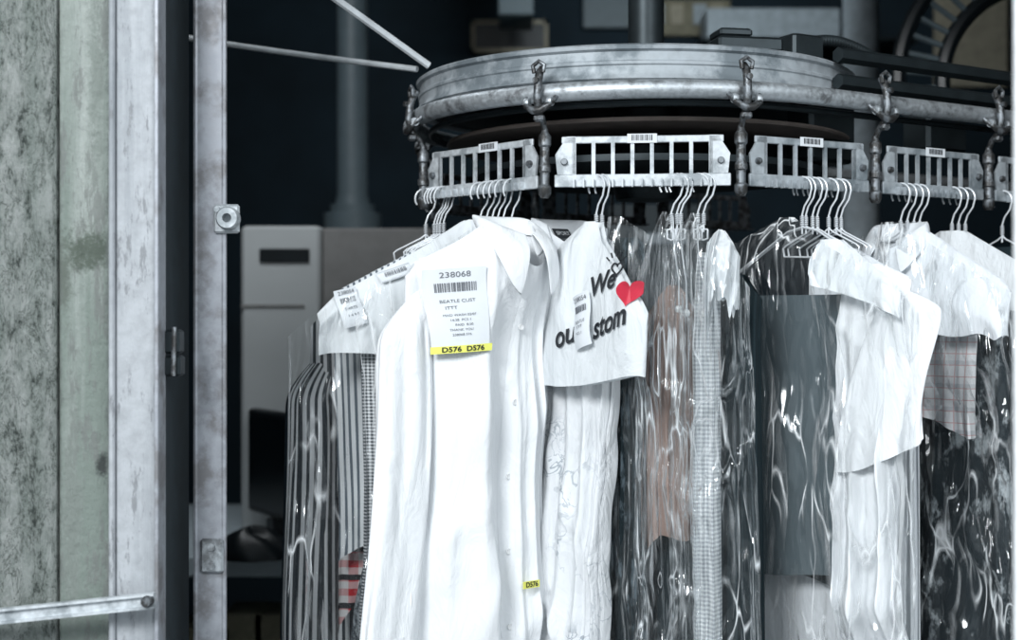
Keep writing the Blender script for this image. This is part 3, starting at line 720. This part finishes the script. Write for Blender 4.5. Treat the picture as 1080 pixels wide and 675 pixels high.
xl,zl=loc(540,40,552,613,-.06)
a=math.radians(40); yy=fym(xl,zl)-.014
o2=garment('yellow_care_tag',540,40,'small yellow numbered tag low on a white shirt','tag'); o2.location=o2.location+Vector((xl*math.cos(a)-yy*math.sin(a),xl*math.sin(a)+yy*math.cos(a),zl))
MB().box((0,0,0),(.030,.0012,.010)).obj('tag_strip',M['yellow'],o2); mb=MB(); text_on(mb,'D576',.010,0,0,lambda x,z:-.001,eps=.0005,offset=.0002); mb.obj('tag_numbers',M['ink'],o2,False)
SA.settle([om,o,o2])
# blouse + love cape
SB=Stack(-50)
o,_,_=shirt(654,-44,M['charcoal'],'charcoal patterned jacket in a plastic bag',dict(flat_s,wl=.06,wr=.044,L=.84,T=.008,amp=.008,seed=33,slope=.8),sides=(),sl=0,col=False,btn=0,hang=False); SB.settle([o])
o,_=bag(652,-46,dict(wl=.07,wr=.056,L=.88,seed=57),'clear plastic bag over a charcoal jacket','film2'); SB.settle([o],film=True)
o,_,_=shirt(630,-50,M['lace'],'white ruffled blouse with fine embroidered pattern',dict(flat_s,wl=.095,wr=.048,L=.84,T=.010,amp=.018,seed=31,wb=1.08,crs=.012,fn=(6,10,15)),sides=(-1,),btn=0,sr=.035,sl=.5,swing=-.01,col=False,hang=False,flatr=.4); SB.settle([o])
HP,HT=643,-56
oc,fc,fyc=cape(HP,HT,dict(wl=.085,wr=.150,L=.222,T=.008,seed=6,amp=.006,slope=.90,crs=.005,hem=.004,start=-.02,nr=.012,slant=.012),'white paper cape printed with a cheerful thank-you slogan')
fl=lambda x,z:fyc(x,z)
SH=17
def slog(t,px,py,size,rot,width,off=.0009):
    X,Z=loc(HP,HT,px+SH,py,-.02); mb=MB(); text_on(mb,t,size,X,Z,fl,rot,off,.3,.003,width=width); mb.obj('slogan_lettering',M['ink'],oc,False)
slog('We',642,300,.038,.26,.054); slog('ou',612,354,.042,.28,.046); slog('stom',655,340,.042,.28,.082)
def heart(cx,cz,s,n=40): 
    return [(cx+s*1.4*16*math.sin(t)**3/17,cz+s*(13*math.cos(t)-5*math.cos(2*t)-2*math.cos(3*t)-math.cos(4*t))/17) for t in np.linspace(0,2*math.pi,n,endpoint=False)]
X,Z=loc(HP,HT,657+SH,284,-.02)
H=heart(X,Z,.010); MB().tube([(x,fl(x,z)-.003,z) for x,z in H],.0013,6,closed=True).obj('heart_outline',M['ink'],oc)
for k in range(5):
    a=math.pi*(.22+.14*k); MB().tube([(X+.019*math.cos(a),fl(X,Z+.0)-.006,Z+.002+.014*math.sin(a)),(X+.027*math.cos(a),fl(X,Z+.0)-.006,Z+.002+.021*math.sin(a))],.0012,6).obj('heart_ray',M['ink'],oc)
X,Z=loc(HP,HT,674+SH,308,-.02)
H=[(min(x,.146),z) for x,z in heart(X,Z,.020)]; mb=MB(); mb.add([(x,fl(x,z)-.004,z) for x,z in H],[tuple(range(len(H)))]); mb.obj('red_heart',M['red'],oc,False)
hanger(629,-50,.01); hanger(635,-55,.01)
X,Z=loc(HP,HT,629+SH,338,-.02)
t1,_=tagp(HP,HT,X,Z,.036,.076,fyc(X,Z)-.008,-.3,[('238054',.12,0,.40),('BEATLE',.08,0,-.02),('ITTT',.08,0,-.12),('PCS 1',.07,0,-.24)],bar=(.22,.12)); SB.settle([oc,t1])
# narrow bag
SC=Stack(-16)
for p,t in((708,-10),(714,-14),(718,-12),(736,-22),(742,-20)): hanger(p,t,.006,slope=1.2)
for args in (
 (716,-12,'dark','black pleated trousers inside a plastic bag',dict(cx=-.006,wl=.036,wr=.040,flat=-.16,L=.86,amp=.008,seed=42,y0=.02),'dark_trousers','trousers'),
 (712,-12,'tan','muted brown wool jacket sleeve inside a plastic bag',dict(cx=-.002,wl=.036,wr=.034,flat=None,slope=1.5,nr=.008,nd=0,ny=.006,z0=-.085,L=.44,T=.010,amp=.012,seed=41,fn=(10,14),slant=.015,wb=1.1,crs=.006),'brown_jacket','jacket'),
 (742,-20,'dark','black silky dress inside a plastic bag',dict(cx=.050,wl=.026,wr=.032,flat=None,slope=1.5,nr=.008,nd=0,ny=.006,z0=-.07,L=.86,T=.014,amp=.010,seed=44,wb=1.15,crs=.006),'black_dress','dress'),
 (738,-20,'knit','pale fine-checked scarf inside a plastic bag',dict(cx=.018,wl=.018,wr=.017,flat=-.04,L=.86,T=.012,amp=.010,seed=43,fn=(4,7),crs=.006,wb=1.1),'checked_scarf','scarf'),
 (740,-20,'paper','crumpled white paper inside the top of a bag',dict(cx=.034,wl=.016,wr=.028,slope=1.6,flat=None,nr=.004,ny=.006,nd=0,L=.12,T=.010,amp=.014,start=-.1,seed=45,crs=.016,fn=(5,8,11),hem=.02,z0=-.01,slant=.02,rag=.01),'crumpled_paper','paper')):
    SC.settle([panel(*args)])
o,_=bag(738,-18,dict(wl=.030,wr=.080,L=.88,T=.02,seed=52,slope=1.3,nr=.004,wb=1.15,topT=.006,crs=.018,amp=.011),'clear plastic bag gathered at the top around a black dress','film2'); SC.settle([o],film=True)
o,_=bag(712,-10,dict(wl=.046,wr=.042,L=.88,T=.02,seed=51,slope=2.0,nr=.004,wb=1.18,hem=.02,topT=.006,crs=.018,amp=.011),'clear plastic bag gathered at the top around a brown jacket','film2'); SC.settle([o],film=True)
for x,z in((716,326),(724,330),(742,331)):
    p=W(x,z,1.93); o=empty('bag_toggle',p,label='small white bead on a drawn plastic bag cord',cat='bead',group='white beads on plastic bag cords')
    MB().lathe([(.0003,-.0055),(.004,-.004),(.0055,0),(.004,.004),(.0003,.0055)],(0,0,0),16,closed=False).obj('bead',M['button'],o)
    MB().tube([(0,0,0),(.001,.01,.04),(-.002,.04,.09),(0,.07,.13)],.0010,6).obj('cord',M['wire'],o)
# --- right groups (back to front: rightmost hooks lie behind)
SD=Stack(-48)
o,_,_=shirt(1056,-47,M['dark'],'dark shirt near the door jamb',dict(flat_s,wl=.18,wr=.19,L=.82,amp=.008,seed=77),sides=(-1,),btn=0,col=False,hang=False); SD.settle([o])
o,_,_=shirt(1010,-47,M['greystripe'],'grey striped shirt near the door jamb',dict(flat_s,wl=.18,wr=.19,L=.82,amp=.006,seed=75),sides=(-1,),btn=0,col=False,hang=False); SD.settle([o])
o,_,_=cape(1006,-48,dict(wl=.10,wr=.205,L=.12,seed=76,amp=.006,fn=(4,7),crs=.006),'white paper cape over a grey striped shirt'); SD.settle([o])
for p,t in((950,-50),(957,-50),(964,-49),(970,-48),(1004,-48),(1011,-47),(1018,-46),(1057,-46)): hanger(p,t,.05)
o=panel(962,-47,'mott','black and white mottled print dress in a plastic bag',dict(cx=.06,wl=.09,wr=.10,flat=-.12,L=.86,T=.012,amp=.012,seed=72,wb=1.1),'print_dress','dress'); SD.settle([o])
o,_,_=shirt(955,-49,M['plaid'],'pale plaid short sleeved shirt in a plastic bag',dict(flat_s,wl=.03,wr=.130,L=.28,T=.006,amp=.008,seed=71,z0=-.055,slant=-.015),sides=(),sl=0,sr=.05,col=False,btn=0,cuff=False,hang=False); SD.settle([o])
o,_,_=shirt(950,-50,M['white2'],'white shirt with sloping shoulders inside a plastic bag',dict(wl=.05,wr=.200,L=.165,T=.008,seed=73,amp=.008,fn=(4,7,11),crs=.010,hem=.004,rag=.004,slant=.01,nr=.045,ny=.025,nd=.03,start=-.05),sides=(),sl=0,btn=0,col=True,cnr=.042,cny=.022,fall=.028,point=.05,gap=.3,hang=False,cz=-.012); SD.settle([o])
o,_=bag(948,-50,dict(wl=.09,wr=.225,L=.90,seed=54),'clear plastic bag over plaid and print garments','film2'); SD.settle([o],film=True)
o,_,_=shirt(884,-46,M['white2'],'white shirt in a crowded row of bagged clothes',dict(flat_s,wl=.05,wr=.13,L=.8,amp=.008,seed=68,z0=-.03),sides=(),sr=.035,btn=0,col=False,hang=False); SD.settle([o])
o=panel(868,-46,'white2','long white shirt tail hanging below the trousers',dict(cx=-.01,wl=.11,wr=.12,flat=-.10,L=.86,T=.006,amp=.006,seed=63),'white_shirt','shirt'); SD.settle([o])
o=panel(860,-46,'dark','dark trousers hanging behind grey ones',dict(cx=-.03,wl=.10,wr=.12,flat=-.10,L=.51,T=.004,amp=.003,seed=62,topT=.004,fn=(3,5)),'folded_trousers','trousers',part='trouser_leg'); SD.settle([o])
o=panel(852,-46,'grey','slate grey wool trousers folded over a wire hanger',dict(cx=-.02,wl=.130,wr=.13,flat=-.098,L=.50,T=.005,amp=.003,seed=61,topT=.005,fn=(3,5),hem=.006,crs=.001),'folded_trousers','trousers',part='trouser_leg'); SD.settle([o])
o,_,_=shirt(846,-50,M['white'],'white short sleeved shirt in a plastic bag',dict(cx=.132,wl=.048,wr=.062,L=.84,T=.008,amp=.018,seed=65,wb=.85,slope=.40,nr=.01,ny=.006,nd=0,z0=-.058,fn=(4,7,10),crs=.014),sides=(1,),sl=.235,sr=.044,col=False,btn=0,flare=1.4,cuff=False,flatr=.14,hang=False,swing=-.030,ylean=-.018,slant=.026); SD.settle([o])
o,_,_=cape(844,-50,dict(cx=.066,wl=.008,wr=.140,L=.085,T=.006,seed=66,amp=.010,fn=(4,7,11),crs=.012,z0=-.022,hem=.003,slant=-.044,slope=.58),'white paper cape over the shoulder of a bagged shirt'); SD.settle([o])
for p,t in((846,-48),(850,-46)): hanger(p,t,.175)
for p,t in((857,-44),(862,-44),(874,-44),(882,-44),(887,-44)): hanger(p,t,.05)
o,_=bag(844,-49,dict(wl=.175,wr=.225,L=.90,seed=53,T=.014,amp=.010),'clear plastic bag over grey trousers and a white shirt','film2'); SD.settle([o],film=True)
# ---------------------------------------------------------------- background
tb=empty('work_table',(-1.0,3.5,0),label='pale topped work table in the dim shop',cat='table')
MB().box((0,.15,.945),(1.3,.9,.05),0,.006).obj('table_top',M['table'],tb)
leg=None
for x in(-.6,.6):
    for y in(-.25,.55):
        if leg is None: leg=MB().box((0,0,.46),(.05,.05,.92),0,.004).obj('leg',M['darkm'],tb); l=leg
        else: l=leg.copy(); COL.objects.link(l); l.parent=tb
        l.location=(x,y,0)
MB().box((0,.15,.30),(1.2,.8,.03),0,.004).obj('lower_shelf',M['darkm'],tb)
x0,x1=W(250,0,3.5).x,W(335,0,3.5).x
cb=empty('steam_cabinet',((x0+x1)/2,3.75,.97),label='pale enamelled machine cabinet on the work table',cat='cabinet')
w=x1-x0; h=1.5+(337.5-238)/F*3.55-.97
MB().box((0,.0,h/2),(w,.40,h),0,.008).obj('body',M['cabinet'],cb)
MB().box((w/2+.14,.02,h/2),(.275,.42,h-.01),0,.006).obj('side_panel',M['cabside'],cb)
MB().box((.01,-.203,h-.075),(.125,.006,.035),0,.002).obj('name_plate',M['black'],cb)
MB().box((-.02,-.202,h-.20),(w*.8,.004,.006)).obj('seam',M['cabside'],cb)
co=empty('round_column',(W(372,0,4.2).x,4.2,0),label='round painted column rising from a stepped base',cat='column')
MB().lathe([(.001,0),(.085,0),(.085,1.815),(.066,1.815),(.066,1.84),(.052,1.84),(.048,1.86),(.046,1.87),(.046,3.0),(.001,3.0)],(0,0,0),36).obj('column_shaft',M['column'],co)
mo=empty('computer_monitor',(W(290,0,3.35).x,3.36,.97),math.radians(-58),label='dark flat computer monitor turned sideways on the table',cat='monitor')
MB().box((0,0,.19),(.28,.03,.25),0,.006).obj('housing',M['black'],mo); MB().box((0,-.017,.19),(.25,.004,.22),0,.001).obj('screen',M['screen'],mo)
mb=MB(); mb.box((0,.0,.03),(.04,.03,.06)); mb.box((0,0,.006),(.12,.10,.012),0,.004); mb.obj('stand',M['black'],mo)
bgb=empty('black_bag',(W(262,0,3.12).x,3.16,.97),label='slumped black cloth bag on the table',cat='bag')
th=np.linspace(0,2*math.pi,40);v=np.linspace(0,1,18);TH,V=np.meshgrid(th,v)
rr=np.sin(np.pi*np.clip(V*.5+.5,0,.9999))**.5*(1+.12*np.sin(3*TH)+.06*np.sin(7*TH+4*V)); grid('bag_body',np.stack([.09*rr*np.cos(TH),.045*rr*np.sin(TH),.065*V+.01*np.sin(2*TH)*V],-1),M['black'],bgb)
for i,(px,py,w_,h_) in enumerate(((262,655,.06,.07),(215,668,.10,.06),(300,662,.08,.10))):
    p=W(px,py,3.5); o=empty('storage_box',(p.x,3.5,.315),label='small cardboard box on the table shelf',cat='box',group='boxes under the table')
    hh=max(.1,p.z-.315+h_/2); MB().box((0,0,hh/2),(w_*1.6,.14,hh),0,.004).obj('carton',M['card'],o); MB().box((0,-.071,hh*.8),(w_,.002,hh*.1)).obj('paper_label',M['pale'],o)
def flat(name,px0,px1,py0,py1,d,mat,label,cat,rz=0,t=.02,frame=None):
    a=W(px0,py1,d); b=W(px1,py0,d); o=empty(name,((a.x+b.x)/2,d,a.z),rz,label=label,cat=cat)
    w=b.x-a.x; h=b.z-a.z
    MB().box((0,0,h/2),(w,t,h),0,.003).obj('panel',mat,o)
    if frame:
        mb=MB(); f=.016
        mb.box((0,-t/2,f/2),(w,.01,f)); mb.box((0,-t/2,h-f/2),(w,.01,f)); mb.box((-w/2+f/2,-t/2,h/2),(f,.01,h)); mb.box((w/2-f/2,-t/2,h/2),(f,.01,h)); mb.obj('frame',frame,o)
    return o
flat('picture_frame',497,578,22,56,5.97,M['black'],'framed faded print on the dark wall','picture',frame=M['poster'],t=.03)
flat('ceiling_duct',526,562,-60,24,5.6,M['column'],'grey duct hanging from the ceiling','duct',t=.3)
flat('notice_board',668,770,0,38,5.98,M['card'],'yellowed notice board with papers','board')
for px,c in((676,'poster'),(694,'pale'),(714,'poster'),(738,'pale'),(756,'poster')):
    flat('pinned_paper',px-7,px+7,4,26,5.965,M[c],'small pinned paper on the notice board','paper',t=.006)
sh=flat('wall_shelf',735,960,46,50,5.85,M['darkm'],'dark wall shelf carrying a pale carton','shelf',t=.3)
flat('pale_box',742,880,14,46,5.80,M['pale'],'long pale carton on a high shelf','box',t=.2)
flat('wall_bracket_board',615,668,-30,30,5.97,M['column'],'grey panel high on the wall','panel')
flat('crumpled_poster',985,1062,-10,92,5.98,M['poster'],'worn beige poster high on the wall','poster')
a=W(640,220,4.3); MBo=empty('metal_locker',(W(690,0,4.3).x,4.3,0),label='dim metal locker behind the clothes',cat='locker')
MB().box((0,0,a.z/2),(.30,.35,a.z),0,.005).obj('locker_body',M['locker'],MBo); MB().box((.02,-.178,a.z-.10),(.12,.004,.03)).obj('locker_label',M['pale'],MBo)
o=empty('vertical_duct',(W(908,0,4.4).x,4.4,0),label='grey round vertical pipe in the dim shop',cat='pipe'); MB().lathe([(.001,0),(.055,0),(.055,3.0),(.001,3.0)],(0,0,0),28).obj('pipe_shaft',M['pale'],o)
# curved slatted guide of a second conveyor
cc=W(1095,85,3.2); o=empty('curved_track',cc,label='dark curved slatted conveyor guide near the ceiling',cat='track')
def ap(r,a): return (r*math.cos(a),0,r*math.sin(a))
ang=np.linspace(math.radians(100),math.radians(188),28)
for r in(.215,.315): MB().tube([ap(r,a) for a in ang],.018,8).obj('side_rail',M['black'],o)
for a in np.linspace(math.radians(104),math.radians(184),11): MB().tube([ap(.215,a),ap(.315,a)],.007,6).obj('slat',M['column'],o)
# ---------------------------------------------------------------- light + camera
w=bpy.data.worlds.new('World'); scene.world=w; w.use_nodes=True; nt=w.node_tree
bg=nt.nodes['Background']; bg.inputs[0].default_value=(.84,.94,1.0,1); bg.inputs[1].default_value=.74
def area(name,loc,target,size,power,color):
    l=bpy.data.lights.new(name,'AREA'); l.shape='RECTANGLE'; l.size=size[0]; l.size_y=size[1]; l.energy=power; l.color=color
    o=bpy.data.objects.new(name,l); o.location=loc; o.rotation_euler=(Vector(target)-Vector(loc)).to_track_quat('-Z','Y').to_euler(); COL.objects.link(o)
area('sky_light',(-1.5,-1.3,3.2),(.1,2.1,1.4),(1.2,1.0),145,(.95,.98,1))
area('street_bounce',(1.5,-1.2,3.0),(.2,2.1,1.4),(1.3,1.3),56,(.93,.97,1))
area('added_cabinet_fill',(-.7,2.75,2.9),(-.7,3.9,1.4),(.5,.3),10,(.9,.96,1))  # added fill to brighten the cabinet, stands for no real fixture
area('added_back_fill',(.6,4.4,2.9),(.5,6.0,2.4),(.8,.3),10,(.85,.95,1))  # added fill to lift the far wall, no fixture hangs there
cam=bpy.data.cameras.new('camera'); co_=bpy.data.objects.new('camera',cam); COL.objects.link(co_)
co_.location=(0,0,EYE); co_.rotation_euler=(math.radians(90),0,0); cam.lens=50; cam.sensor_width=36; cam.clip_start=.05
cam.dof.use_dof=True; cam.dof.focus_distance=1.98; cam.dof.aperture_fstop=3.6
scene.camera=co_
